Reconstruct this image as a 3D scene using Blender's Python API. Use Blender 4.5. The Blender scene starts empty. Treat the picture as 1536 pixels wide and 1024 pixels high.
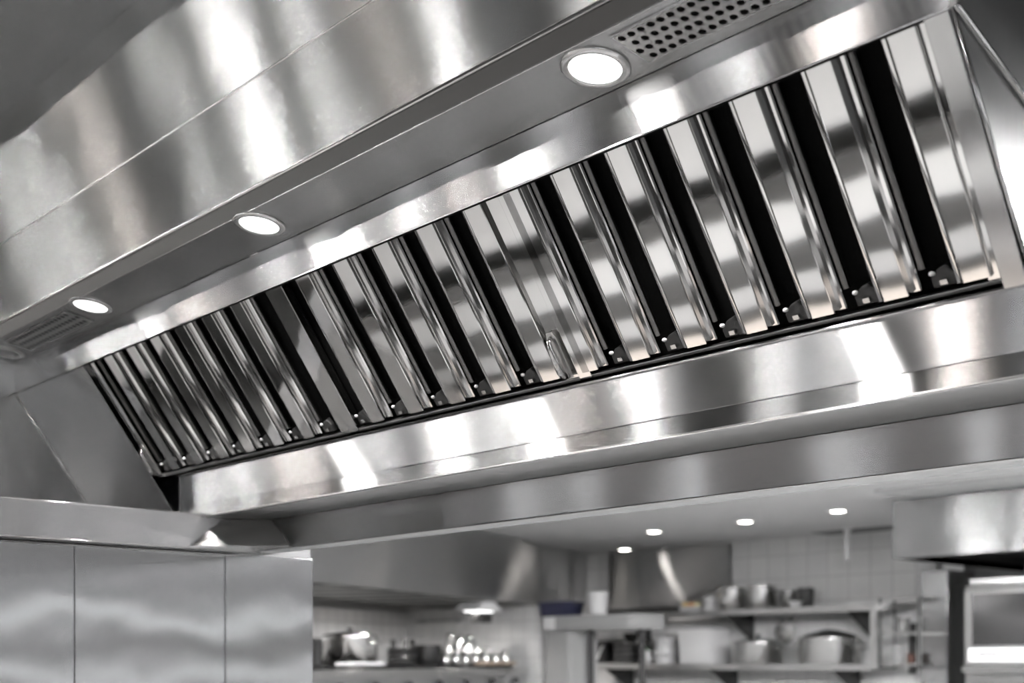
import bpy, bmesh, math, random
from mathutils import Vector, Matrix
random.seed(7)
C = bpy.context.scene.collection
PI = math.pi
CZ = 3.75
K = 0.8            # hood scale in metres per unit
EYE = 1.3          # camera height
TH = math.radians(47.87)
FPX, CX, HY = 1900.0, 768.0, 990.0

# ------------------------------------------------------------------ helpers
def ray(x, y=HY):
    a = (x-CX)/FPX; b = (HY-y)/FPX
    return Vector((-math.sin(TH)+math.cos(TH)*a, math.cos(TH)+math.sin(TH)*a, b))
def at_y(x, Y):               # plan position on the wall plane at world Y
    r = ray(x); s = Y/r.y
    return Vector((r.x*s, Y, 0)), s
def at_d(x, d, z=0.0):        # plan position at a depth
    r = ray(x); return Vector((r.x*d, r.y*d, z))
def hz(y, d): return EYE+(HY-y)/FPX*d

def tag(o, label=None, cat=None, group=None, kind=None):
    if label: o['label'] = label
    if cat: o['category'] = cat
    if group: o['group'] = group
    if kind: o['kind'] = kind
    return o
def empty(name, loc=(0,0,0), rot=(0,0,0)):
    o = bpy.data.objects.new(name, None); C.objects.link(o)
    o.location = loc; o.rotation_euler = rot; o.empty_display_size = .05
    return o
def link(name, bm, mat, parent=None, bevel=0.0, smooth=False, seg=2):
    me = bpy.data.meshes.new(name)
    bmesh.ops.recalc_face_normals(bm, faces=bm.faces[:])
    bm.to_mesh(me); bm.free()
    me.materials.append(mat)
    if smooth:
        for p in me.polygons: p.use_smooth = True
    o = bpy.data.objects.new(name, me); C.objects.link(o)
    if parent: o.parent = parent
    if bevel:
        m = o.modifiers.new('bevel', 'BEVEL'); m.width = bevel; m.segments = seg
        m.limit_method = 'ANGLE'; m.angle_limit = math.radians(28)
        m.harden_normals = False
    return o
def smooth_by_angle(o, deg=35):
    me = o.data
    for p in me.polygons: p.use_smooth = True
    bm = bmesh.new(); bm.from_mesh(me)
    for e in bm.edges:
        if len(e.link_faces) == 2 and e.calc_face_angle(0) > math.radians(deg): e.smooth = False
    bm.to_mesh(me); bm.free()
    return o
def box(bm, x0, x1, y0, y1, z0, z1, M=None):
    vs = [bm.verts.new((x, y, z)) for x in (x0, x1) for y in (y0, y1) for z in (z0, z1)]
    if M is not None:
        for v in vs: v.co = M @ v.co
    for f in ((0,1,3,2),(4,6,7,5),(0,4,5,1),(2,3,7,6),(0,2,6,4),(1,5,7,3)):
        bm.faces.new([vs[i] for i in f])
def prism(bm, pts, x0, x1, axis='X', cap=True, M=None):
    """closed outline pts (two coordinates) swept between x0 and x1"""
    def mk(t, p):
        if axis == 'X': v = Vector((t, p[0], p[1]))
        elif axis == 'Y': v = Vector((p[0], t, p[1]))
        else: v = Vector((p[0], p[1], t))
        return bm.verts.new(M @ v if M is not None else v)
    A = [mk(x0, p) for p in pts]; B = [mk(x1, p) for p in pts]
    n = len(pts)
    for i in range(n):
        j = (i+1) % n
        bm.faces.new((A[i], A[j], B[j], B[i]))
    if cap:
        bm.faces.new(A); bm.faces.new(B[::-1])
def sheet(bm, pts, t, x0, x1, M=None, axis='X'):
    """open polyline thickened by t to its right-hand side, swept"""
    n = len(pts); P = [Vector(p) for p in pts]; off = []
    for i in range(n):
        d0 = (P[i]-P[i-1]).normalized() if i else None
        d1 = (P[i+1]-P[i]).normalized() if i < n-1 else None
        if d0 is None: d0 = d1
        if d1 is None: d1 = d0
        n0 = Vector((d0.y, -d0.x)); n1 = Vector((d1.y, -d1.x))
        m = (n0+n1)
        m = m/max(.3, m.dot(m)/2) if m.length > 1e-6 else n0
        off.append(P[i]+m*t)
    prism(bm, [tuple(p) for p in P]+[tuple(p) for p in off[::-1]], x0, x1, axis, True, M)
def lathe(bm, prof, seg=32, c=(0,0,0), M=None, closed=False):
    rings = []
    for r, z in prof:
        if r < 1e-5:
            v = Vector((c[0], c[1], c[2]+z)); rings.append([bm.verts.new(M @ v if M is not None else v)])
        else:
            R = []
            for i in range(seg):
                a = 2*PI*i/seg
                v = Vector((c[0]+r*math.cos(a), c[1]+r*math.sin(a), c[2]+z))
                R.append(bm.verts.new(M @ v if M is not None else v))
            rings.append(R)
    pairs = list(zip(rings, rings[1:]))
    if closed: pairs.append((rings[-1], rings[0]))
    for A, B in pairs:
        for i in range(seg):
            j = (i+1) % seg
            if len(A) == 1 and len(B) == 1: continue
            if len(A) == 1: bm.faces.new((A[0], B[i], B[j]))
            elif len(B) == 1: bm.faces.new((A[i], A[j], B[0]))
            else: bm.faces.new((A[i], A[j], B[j], B[i]))
def tube(bm, pts, r, seg=10, M=None, radii=None):
    P = [Vector(p) for p in pts]; rings = []
    up = Vector((0.03, .02, 1)).normalized()
    for i, p in enumerate(P):
        d = (P[min(i+1, len(P)-1)]-P[max(i-1, 0)]).normalized()
        if abs(d.dot(up)) > .95: u = d.cross(Vector((1, 0, 0))).normalized()
        else: u = d.cross(up).normalized()
        w = d.cross(u).normalized(); rr = radii[i] if radii else r
        R = []
        for k in range(seg):
            a = 2*PI*k/seg; v = p+(u*math.cos(a)+w*math.sin(a))*rr
            R.append(bm.verts.new(M @ v if M is not None else v))
        rings.append(R)
    for A, B in zip(rings, rings[1:]):
        for k in range(seg):
            j = (k+1) % seg; bm.faces.new((A[k], A[j], B[j], B[k]))
    bm.faces.new(rings[0]); bm.faces.new(rings[-1][::-1])

# ------------------------------------------------------------------ materials
def base_mat(name):
    m = bpy.data.materials.new(name); m.use_nodes = True
    nt = m.node_tree; return m, nt, nt.nodes['Principled BSDF']
def steel(name, col=.6, rough=.26, an=.8, brush=(1,0,0), wave=.1, wscale=1.0, fine=.05):
    """brushed stainless: sharp along the grain `brush`, highlights fan out across it"""
    m = bpy.data.materials.new(name); m.use_nodes = True; nt = m.node_tree; N = nt.nodes; L = nt.links
    N.remove(N['Principled BSDF'])
    b = N.new('ShaderNodeBsdfAnisotropic'); b.distribution = 'BECKMANN'
    L.new(b.outputs[0], N['Material Output'].inputs[0])
    b.inputs['Color'].default_value = (col, col*.995, col*.985, 1)
    b.inputs['Anisotropy'].default_value = -an; b.inputs['Roughness'].default_value = rough
    geo = N.new('ShaderNodeNewGeometry')
    # sheet metal is never quite flat: slow waves
    n2 = N.new('ShaderNodeTexNoise'); n2.inputs['Scale'].default_value = 2.6*wscale; n2.inputs['Detail'].default_value = 1.5
    L.new(geo.outputs['Position'], n2.inputs['Vector'])
    bp = N.new('ShaderNodeBump'); bp.inputs['Strength'].default_value = wave; bp.inputs['Distance'].default_value = .06
    L.new(n2.outputs[0], bp.inputs['Height'])
    cr = N.new('ShaderNodeVectorMath'); cr.operation = 'CROSS_PRODUCT'
    L.new(geo.outputs['Normal'], cr.inputs[0]); cr.inputs[1].default_value = brush
    L.new(cr.outputs[0], b.inputs['Tangent']); L.new(bp.outputs[0], b.inputs['Normal'])
    # faint grain: reflectance varies in long thin scratches
    mp = N.new('ShaderNodeMapping'); L.new(geo.outputs['Position'], mp.inputs['Vector'])
    mp.inputs['Scale'].default_value = tuple(8 if abs(c) > .5 else 500 for c in brush)
    nz = N.new('ShaderNodeTexNoise'); nz.inputs['Scale'].default_value = 1; nz.inputs['Detail'].default_value = 3
    L.new(mp.outputs[0], nz.inputs['Vector'])
    mr = N.new('ShaderNodeMapRange'); mr.inputs['To Min'].default_value = col*(1-fine*2); mr.inputs['To Max'].default_value = min(1, col*(1+fine*2))
    L.new(nz.outputs[0], mr.inputs[0]); L.new(mr.outputs[0], b.inputs['Color'])
    return m
def polished(name, col=.7, rough=.1, wave=.0, wscale=3.):
    m, nt, b = base_mat(name); N = nt.nodes; L = nt.links
    b.inputs['Base Color'].default_value = (col, col*.995, col*.985, 1)
    b.inputs['Metallic'].default_value = 1; b.inputs['Roughness'].default_value = rough
    if wave:
        geo = N.new('ShaderNodeNewGeometry'); n2 = N.new('ShaderNodeTexNoise')
        n2.inputs['Scale'].default_value = wscale; L.new(geo.outputs['Position'], n2.inputs['Vector'])
        bp = N.new('ShaderNodeBump'); bp.inputs['Strength'].default_value = wave; bp.inputs['Distance'].default_value = .03
        L.new(n2.outputs[0], bp.inputs['Height']); L.new(bp.outputs[0], b.inputs['Normal'])
    return m
def plain(name, col, rough=.5, metal=0., spec=.5, noise=0., trans=0.):
    m, nt, b = base_mat(name); N = nt.nodes; L = nt.links
    if not hasattr(col, '__len__'): col = (col, col, col)
    b.inputs['Base Color'].default_value = (*col, 1)
    b.inputs['Roughness'].default_value = rough; b.inputs['Metallic'].default_value = metal
    b.inputs['Specular IOR Level'].default_value = spec
    b.inputs['Transmission Weight'].default_value = trans
    if noise:
        tc = N.new('ShaderNodeTexCoord'); nz = N.new('ShaderNodeTexNoise'); nz.inputs['Scale'].default_value = 9
        nz.inputs['Detail'].default_value = 4
        L.new(tc.outputs['Object'], nz.inputs['Vector'])
        mx = N.new('ShaderNodeMix'); mx.data_type = 'RGBA'
        mx.inputs[6].default_value = (*[c*(1-noise) for c in col], 1); mx.inputs[7].default_value = (*[min(1, c*(1+noise)) for c in col], 1)
        L.new(nz.outputs[0], mx.inputs[0]); L.new(mx.outputs[2], b.inputs['Base Color'])
    return m
def glow(name, s, col=(1,1,1)):
    m = bpy.data.materials.new(name); m.use_nodes = True; nt = m.node_tree
    nt.nodes.remove(nt.nodes['Principled BSDF'])
    e = nt.nodes.new('ShaderNodeEmission'); e.inputs[0].default_value = (*col, 1); e.inputs[1].default_value = s
    nt.links.new(e.outputs[0], nt.nodes['Material Output'].inputs[0]); return m
def tiles(name, plane, size=.19, col=.8, grout=.6, ang=0.):
    m, nt, b = base_mat(name); N = nt.nodes; L = nt.links
    geo = N.new('ShaderNodeNewGeometry'); mp = N.new('ShaderNodeMapping'); mp.vector_type = 'POINT'
    L.new(geo.outputs['Position'], mp.inputs['Vector'])
    if plane == 'XZ': mp.inputs['Rotation'].default_value = (-PI/2, 0, 0)
    elif plane == 'V': mp.inputs['Rotation'].default_value = (-PI/2, 0, -ang)
    mp2 = N.new('ShaderNodeSeparateXYZ'); 
    sp = N.new('ShaderNodeSeparateXYZ'); L.new(geo.outputs['Position'], sp.inputs[0])
    # horizontal run along the wall
    mx = N.new('ShaderNodeMath'); mx.operation = 'MULTIPLY'; mx.inputs[1].default_value = math.cos(ang)
    my = N.new('ShaderNodeMath'); my.operation = 'MULTIPLY'; my.inputs[1].default_value = math.sin(ang)
    ad = N.new('ShaderNodeMath'); ad.operation = 'ADD'
    L.new(sp.outputs[0], mx.inputs[0]); L.new(sp.outputs[1], my.inputs[0]); L.new(mx.outputs[0], ad.inputs[0]); L.new(my.outputs[0], ad.inputs[1])
    cb = N.new('ShaderNodeCombineXYZ'); L.new(ad.outputs[0], cb.inputs[0]); L.new(sp.outputs[2], cb.inputs[1])
    br = N.new('ShaderNodeTexBrick'); br.offset = 0; br.inputs['Scale'].default_value = 1
    br.inputs['Brick Width'].default_value = size; br.inputs['Row Height'].default_value = size
    br.inputs['Mortar Size'].default_value = .006; br.inputs['Mortar Smooth'].default_value = .3
    br.inputs['Color1'].default_value = (col, col, col*.99, 1); br.inputs['Color2'].default_value = (col*.93, col*.93, col*.93, 1)
    br.inputs['Mortar'].default_value = (grout, grout, grout, 1)
    L.new(cb.outputs[0], br.inputs['Vector']); L.new(br.outputs['Color'], b.inputs['Base Color'])
    b.inputs['Roughness'].default_value = .16
    bp = N.new('ShaderNodeBump'); bp.inputs['Strength'].default_value = .5; bp.inputs['Distance'].default_value = .004; bp.invert = True
    L.new(br.outputs['Fac'], bp.inputs['Height']); L.new(bp.outputs[0], b.inputs['Normal'])
    N.remove(mp); N.remove(mp2)
    return m

S_X   = steel('brushed_steel_lengthwise', .54, .26, .8, (1,0,0), .05)
S_XB  = steel('brushed_steel_front', .48, .27, .8, (1,0,0), .07, .7)
S_XD  = steel('brushed_steel_shaded', .32, .27, .8, (1,0,0), .06)  # darker copy of the lengthwise steel, underside shade in the colour
S_Y   = steel('brushed_steel_crosswise', .66, .26, .8, (0,1,0), .10)
S_Z   = steel('brushed_steel_end_panel', .6, .5, .4, (0,0,1), .3)
S_WALL= steel('brushed_steel_cladding', .46, .24, .8, (0,0,1), .08)
S_FILM = polished('mirror_polished_steel', .74, .06, .03, 4.)
S_SIDE= polished('satin_steel', .55, .28)
S_EDGE= polished('bright_folded_steel', .95, .2)
S_BG  = steel('background_brushed_steel', .6, .3, .75, (1,0,0), .12)
S_BGV = steel('background_brushed_steel_upright', .6, .3, .7, (0,0,1), .25)
S_SHADE  = polished('shaded_underside_steel', .20, .38)  # dark copy of the steel; shade of the undersides is in its colour
S_POT = polished('pot_steel', .72, .18)
S_SHELF = polished('shelf_steel', .62, .3)
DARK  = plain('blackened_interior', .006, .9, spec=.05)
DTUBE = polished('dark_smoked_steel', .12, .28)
DBLK  = plain('black_cast_block', .01, .45)
BLACK = plain('black_plastic', .015, .4)
CHAR  = plain('charcoal_plastic', .05, .5)
WHITE = plain('white_plastic', .8, .35)
CREAM = plain('white_enamel', .75, .3)
GREYP = plain('grey_plastic', .35, .45)
NAVY  = plain('dark_blue_plastic', (.014, .016, .045), .4)
GREEN = plain('green_plastic', (.05, .12, .06), .4)
WOOD  = plain('wooden_board', (.45, .36, .28), .5, noise=.15)
CEIL  = plain('ceiling_paint', .62, .8, noise=.03)
PAINT = plain('wall_paint', .13, .7, noise=.04)
FLOORM= plain('floor_vinyl', .40, .5, noise=.1)
TILE  = tiles('white_wall_tiles', 'XZ', .235)
GLASSD= plain('oven_glass', .03, .06, spec=.8)
GLASS = plain('drinking_glass', .95, .03, trans=.85)
LAMP  = glow('lamp_glow', 7., (1, .98, .96))
DLAMP = glow('downlight_glow', 40., (1, .95, .88))

# ------------------------------------------------------------------ hood profile (Y, h) in units
P = {0:(1.898,2.190), 1:(1.871,1.653), 2:(1.823,1.307), 3:(1.823,1.2507), 4:(1.992,1.227), 5:(1.992,1.106),
     6:(2.282,.698), 7:(2.282,.574), 8:(2.262,.5214), 9:(2.486,.5214), 10:(2.486,.409), 11:(2.589,.409)}
Q = {k:(y*K, EYE+h*K) for k, (y, h) in P.items()}
XE = -5.27*K       # far end wall of the canopy
XN = -1.095*K      # near end of the filter plenum
XF = 1.0           # lower panels run on out of the frame
XR = -4.187*K      # rim along the end
def off(a, b, t=.004, flip=1):
    d = Vector((Q[b][0]-Q[a][0], Q[b][1]-Q[a][1])).normalized()
    return Vector((d.y, -d.x))*t*flip
hood = empty('exhaust_hood', (-2.2, 1.6, 0))
hood.location = (-2.2, 1.6, 0)
tag(hood, 'long brushed stainless steel kitchen exhaust hood with lights and sloped filter opening', 'exhaust hood')
HM = Matrix.Translation((2.2, -1.6, 0))
def hpart(name, bm, mat, bevel=.0, **k):
    bmesh.ops.transform(bm, matrix=HM, verts=bm.verts[:])
    return link(name, bm, mat, hood, bevel, **k)
def flat(name, a, b, x0, x1, mat, t=.004, flip=1, bevel=.0015, ext=0.0):
    """one folded sheet between profile points a and b, its body behind the seen face"""
    A = Vector(Q[a]); B = Vector(Q[b]); d = (B-A).normalized(); n = Vector((d.y, -d.x))*flip
    A2 = A-d*ext; B2 = B+d*ext
    bm = bmesh.new(); prism(bm, [tuple(A2), tuple(B2), tuple(B2+n*t), tuple(A2+n*t)], x0, x1)
    return hpart(name, bm, mat, bevel)

XL = -6.4          # outer front panels run past the canopy end
# outer front
flat('upper_front_panel', 0, 1, XL, XN, S_XB, .01, -1)
flat('front_panel', 1, 2, XL, XN, S_XB, .01, -1)
# lip: vertical return with a bright rolled edge at its top
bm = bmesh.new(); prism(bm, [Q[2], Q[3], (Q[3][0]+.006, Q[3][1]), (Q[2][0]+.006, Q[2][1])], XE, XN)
lip = hpart('front_lip', bm, polished('shaded_lip_steel', .07, .45), .0008)  # darker steel copy, the lip's shade is put into its colour
bm = bmesh.new(); tube(bm, [(XL, Q[2][0]-.001, Q[2][1]+.001), (XN, Q[2][0]-.001, Q[2][1]+.001)], .0052, 10)
hpart('rolled_edge', bm, S_EDGE, smooth=True)
bm = bmesh.new(); tube(bm, [(XL, Q[1][0], Q[1][1]), (XN, Q[1][0], Q[1][1])], .0028, 10)
hpart('seam_weld', bm, S_EDGE, smooth=True)
bm = bmesh.new(); tube(bm, [(XE, Q[3][0]+.001, Q[3][1]), (XN, Q[3][0]+.001, Q[3][1])], .0016, 10)
hpart('lip_hem', bm, S_EDGE, smooth=True)
# light panel
flat('light_panel', 3, 4, XE, XN, S_X, .004, -1)
flat('inner_band', 4, 5, XE, XN, S_X, .004, -1)
# gap above the filters: dark J channel
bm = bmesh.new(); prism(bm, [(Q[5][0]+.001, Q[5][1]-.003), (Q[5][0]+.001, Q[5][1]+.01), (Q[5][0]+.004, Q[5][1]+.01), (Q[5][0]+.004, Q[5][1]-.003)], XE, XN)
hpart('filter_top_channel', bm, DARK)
bm = bmesh.new(); tube(bm, [(XE, Q[5][0]-.001, Q[5][1]), (XN, Q[5][0]-.001, Q[5][1])], .0018, 8)
hpart('band_hem', bm, S_EDGE, smooth=True)
# lower panels
flat('lower_panel', 6, 7, -4.40*K, XF, S_X, .004, -1)
flat('drip_lip', 7, 8, -4.40*K, XF, S_X, .004, -1)
bm = bmesh.new(); tube(bm, [(-4.40*K, Q[6][0]-.001, Q[6][1]-.001), (XF, Q[6][0]-.001, Q[6][1]-.001)], .0035, 10)
hpart('lower_panel_hem', bm, S_X, smooth=True)
bm = bmesh.new(); tube(bm, [(-4.40*K, Q[8][0], Q[8][1]), (XF, Q[8][0], Q[8][1])], .0016, 8)
hpart('drip_hem', bm, S_EDGE, smooth=True)
flat('gutter_underside', 8, 9, -4.40*K, XF, S_SHADE, .004, -1)
bm = bmesh.new(); prism(bm, [(Q[6][0], Q[6][1]), (Q[7][0], Q[7][1]), (Q[8][0], Q[8][1]), (Q[9][0], Q[9][1]), (Q[9][0]+.02, Q[6][1])], -4.40*K, -4.40*K+.004)
hpart('gutter_end_cap', bm, S_Z, .001)
# fascia behind the drip and its return
XR2 = XR-.0
flat('fascia', 9, 10, XR2, XF, S_X, .004, -1)
flat('fascia_underside', 10, 11, XR2-.08, XF, S_SHADE, .004, -1)
bm = bmesh.new(); tube(bm, [(XR2, Q[10][0], Q[10][1]), (XF, Q[10][0], Q[10][1])], .0018, 8)
hpart('fascia_hem', bm, S_EDGE, smooth=True)
# rim along the far end: same height as the fascia, runs toward the camera
bm = bmesh.new(); box(bm, XR-.004, XR, 1.08, Q[10][0], Q[10][1], EYE+.533*K)
hpart('end_rim', bm, S_Y, .001)
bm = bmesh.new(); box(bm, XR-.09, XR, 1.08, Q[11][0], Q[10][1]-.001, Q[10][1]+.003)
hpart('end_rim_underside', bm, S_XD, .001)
for zz, nm in ((EYE+.533*K, 'rim_top_hem'), (Q[10][1], 'rim_bottom_hem')):
    bm = bmesh.new(); tube(bm, [(XR, 1.08, zz), (XR, Q[10][0] if nm[4] == 'b' else Q[6][0]-.02, zz)], .002, 8)
    hpart(nm, bm, S_EDGE, smooth=True)
# shelf between rim and end wall, sloping
bm = bmesh.new(); prism(bm, [(XR-.002, EYE+.533*K), (XE, EYE+.60*K), (XE, EYE+.59*K), (XR-.002, EYE+.523*K)], .1+1.0, 2.15, 'Y')
hpart('end_gutter_shelf', bm, S_Y, .001)
bm = bmesh.new(); box(bm, XE, XN+.004, Q[9][0]+.005, Q[9][0]+.010, Q[10][1]+.01, CZ-.01); box(bm, XN+.004, XF, Q[9][0]+.005, Q[9][0]+.010, Q[10][1]+.01, Q[6][1]); hpart('back_panel', bm, plain('dark_back_paint', .10, .7))  # added back sheet stops light leaks, dark so lamps don't reflect
# corner gusset in the gutter: slanted plate from rim to fascia
bm = bmesh.new(); v = [bm.verts.new(c) for c in ((XR+.004, Q[9][0]-.22, Q[10][1]+.004), (XR+.20, Q[9][0]-.003, Q[10][1]+.004), (XR+.09, Q[9][0]-.003, Q[9][1]), (XR+.004, Q[9][0]-.11, Q[9][1]))]
bm.faces.new(v); r = bmesh.ops.extrude_face_region(bm, geom=bm.faces[:]); bmesh.ops.translate(bm, vec=(-.003, .003, 0), verts=[g for g in r['geom'] if isinstance(g, bmesh.types.BMVert)])
hpart('corner_gusset', bm, S_Y, .001)
# end wall of the canopy interior
bm = bmesh.new(); prism(bm, [(1.42, EYE+.45*K), (2.35, EYE+.45*K), (2.35, Q[4][1]), (Q[4][0], Q[4][1]), (Q[3][0], Q[3][1]), (1.42, Q[3][1])], XE-.006, XE)
hpart('end_wall_panel', bm, S_Y)
# filler beside the filters, left and right, in the filter plane
D = (Vector(Q[6])-Vector(Q[5])).normalized(); NN = Vector((-.815, -.579))
def plane_strip(name, x0, x1, mat, depth=.006, lift=0., ext=.12):
    A = Vector(Q[5])+NN*lift; B = Vector(Q[6])+D*ext+NN*lift
    bm = bmesh.new(); prism(bm, [tuple(A), tuple(B), tuple(B-NN*depth), tuple(A-NN*depth)], x0, x1)
    return hpart(name, bm, mat, .0015)
plane_strip('end_filler_panel', XE, ray(231).x*Q[6][0]/ray(231).y, S_X, .006, 0., .30)
plane_strip('near_filler_panel', -1.142*K, XN, S_Y, .006, .006, 0.)
bm = bmesh.new(); tube(bm, [(XE+.002, Q[5][0], Q[5][1]), (XE+.002, (Vector(Q[6])+D*.25)[0], (Vector(Q[6])+D*.25)[1])], .004, 8)
hpart('end_fold_seam', bm, S_EDGE, smooth=True)
# plenum side cheek seen from outside at the near end
prof = [Q[5], Q[6], (Q[6][0]+.9, Q[6][1]), (Q[6][0]+.9, Q[0][1]), Q[0], Q[1], Q[2], Q[3], Q[4]]
bm = bmesh.new(); prism(bm, prof, XN, XN+.004); hpart('plenum_side_panel', bm, S_Z, .001)
a5 = Vector(Q[5]); dA = Vector((math.cos(math.radians(19)), -math.sin(math.radians(19))))
bm = bmesh.new(); prism(bm, [tuple(a5), tuple(a5+dA*.95), tuple(a5+dA*.95+Vector((0, .9))), (Q[5][0]+.02, Q[0][1])], XN+.004, XN+.010)
hpart('side_overlap_panel', bm, S_Z, .002)
bm = bmesh.new(); tube(bm, [(XN+.010, *a5), (XN+.010, *(a5+dA*.95))], .0045, 10); hpart('side_overlap_hem', bm, S_EDGE, smooth=True)
bm = bmesh.new(); tube(bm, [(XN+.004, *a5), (XN+.004, *Q[6])], .0035, 10); hpart('plenum_edge_hem', bm, S_EDGE, smooth=True)
# small spot weld nib on the inner band
r_ = ray(381); s_ = Q[4][0]/r_.y
bm = bmesh.new(); bmesh.ops.create_uvsphere(bm, u_segments=12, v_segments=8, radius=1, matrix=Matrix.Translation((r_.x*s_, Q[4][0], Q[4][1]))@Matrix.Diagonal((.022, .004, .004, 1)))
hpart('weld_spot', bm, S_EDGE, smooth=True)
# black plenum behind the filters
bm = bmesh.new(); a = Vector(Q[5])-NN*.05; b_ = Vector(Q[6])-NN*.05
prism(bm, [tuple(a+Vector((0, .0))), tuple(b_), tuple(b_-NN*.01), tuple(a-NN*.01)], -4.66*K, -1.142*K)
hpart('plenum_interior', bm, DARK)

# recessed lights and grilles lie on the light panel
sl = Vector((Q[4][0]-Q[3][0], Q[4][1]-Q[3][1])); ang = math.atan2(sl.y, sl.x); sl.normalize()
def on_panel(x, y):
    """where the line of sight through a pixel meets the light panel"""
    r = ray(x, y); p3 = Vector(Q[3]); n = Vector((sl.y, -sl.x))
    t = (p3.x*n.x+(p3.y-EYE)*n.y)/(r.y*n.x+r.z*n.y)
    return Vector((r.x*t, r.y*t, EYE+r.z*t))
lamps = [((893,100), 'brightest recessed round hood light, beside the perforated grille at upper right'),
         ((389,335), 'recessed round hood light halfway along the hood, no grille beside it'),
         ((136,457), 'recessed round hood light at the left end, beside the far grille')]
def make_lamp(loc, label, on=True):
    e = empty('recessed_light', loc, (ang, 0, 0))
    tag(e, label, 'light', 'recessed lights under the hood' if on else None)
    bm = bmesh.new(); lathe(bm, [(.0445, -.001), (.0445, -.0045), (.0465, -.006), (.052, -.006), (.059, -.004), (.0605, -.001)], 48, closed=True)
    o = link('trim_ring', bm, S_EDGE, e, smooth=True)
    bm = bmesh.new(); lathe(bm, [(.0445, -.004), (.030, -.0052), (0, -.0056)], 40)
    link('lens', bm, LAMP if on else S_SIDE, e, smooth=True)
    if on:
        l = bpy.data.lights.new('lamp_beam', 'SPOT'); l.energy = 65; l.spot_size = math.radians(150); l.spot_blend = .6; l.shadow_soft_size = .03; l.color = (1, .97, .94)
        o = bpy.data.objects.new('lamp_beam', l); C.objects.link(o); o.parent = e; o.location = (0, 0, -.03)
    return e
for (px, py), lb in lamps:
    p = on_panel(px, py); make_lamp(p, lb)
p = on_panel(8, 527); make_lamp(p, 'unlit round fixture at the far left edge beside the grille', on=False)
def grille(x0, x1, y0, y1, label, pitch=.0200, hr=.0069):
    e = empty('perforated_grille', ((x0+x1)/2, Q[3][0]+sl.x*(y0+y1)/2, Q[3][1]+sl.y*(y0+y1)/2), (ang, 0, 0))
    tag(e, label, 'air grille')
    w, h = x1-x0, y1-y0; bm = bmesh.new(); nr = int(h//(pitch*.866)); nc = int(w//pitch)
    ry = h/nr; cxw = w/(nc+.5); seg = 12; z0 = -.0030
    for r in range(nr):
        ox = cxw*.5 if r % 2 else 0
        y = -h/2+(r+.5)*ry
        # solid ends of staggered rows
        xs = -w/2
        if ox: 
            vs = [bm.verts.new(q) for q in ((xs, y-ry/2, z0), (xs+ox, y-ry/2, z0), (xs+ox, y+ry/2, z0), (xs, y+ry/2, z0))]; bm.faces.new(vs)
        else:
            vs = [bm.verts.new(q) for q in ((w/2-cxw*.5, y-ry/2, z0), (w/2, y-ry/2, z0), (w/2, y+ry/2, z0), (w/2-cxw*.5, y+ry/2, z0))]; bm.faces.new(vs)
        for c in range(nc):
            cx = xs+ox+(c+.5)*cxw; inner = []; outer = []; low = []
            for k in range(seg):
                a = 2*PI*(k+.5)/seg; ca, sa = math.cos(a), math.sin(a)
                inner.append(bm.verts.new((cx+hr*ca, y+hr*sa, z0))); low.append(bm.verts.new((cx+hr*ca, y+hr*sa, z0+.002)))
                m = min(cxw/2/max(abs(ca), 1e-6), ry/2/max(abs(sa), 1e-6))
                outer.append(bm.verts.new((cx+m*ca, y+m*sa, z0)))
            for k in range(seg):
                j = (k+1) % seg
                bm.faces.new((inner[k], inner[j], outer[j], outer[k])); bm.faces.new((inner[k], inner[j], low[j], low[k]))
            # corner fill where the ring of straight segments cuts the cell corners
            for sx in (-1, 1):
                for sy in (-1, 1):
                    cv = Vector((cx+sx*cxw/2, y+sy*ry/2, z0))
                    o2 = sorted(range(seg), key=lambda k: (outer[k].co-cv).length)[:2]
                    k0, k1 = outer[o2[0]].co, outer[o2[1]].co
                    if (k0-cv).length > 1e-5 and (k1-cv).length > 1e-5 and abs((k0-cv).cross(k1-cv).z) > 1e-9:
                        bm.faces.new([bm.verts.new(k0), bm.verts.new(k1), bm.verts.new(cv)])
    link('perforated_plate', bm, S_SIDE, e)
    bm = bmesh.new(); box(bm, -w/2+.002, w/2-.002, -h/2+.002, h/2-.002, -.001, -.0004); link('dark_backing', bm, DARK, e)
    bm = bmesh.new()
    for a in ((-w/2-.006, w/2+.006, -h/2-.004, -h/2), (-w/2-.006, w/2+.006, h/2, h/2+.004), (-w/2-.006, -w/2, -h/2, h/2), (w/2, w/2+.006, -h/2, h/2)):
        box(bm, *a, -.0032, -.0004)
    link('grille_border', bm, S_X, e, .0006)
PW = (Vector(Q[4])-Vector(Q[3])).length
ga = on_panel(985, 75); grille(ga.x-.03, XN-.06, .020, PW-.030, 'perforated steel air grille right of the brightest hood light')
gb = on_panel(108, 470); gc = on_panel(20, 515)
grille(gc.x, gb.x, .022, PW-.030, 'perforated steel air grille at the far left end between two round fixtures', .025, .0086)

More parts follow.
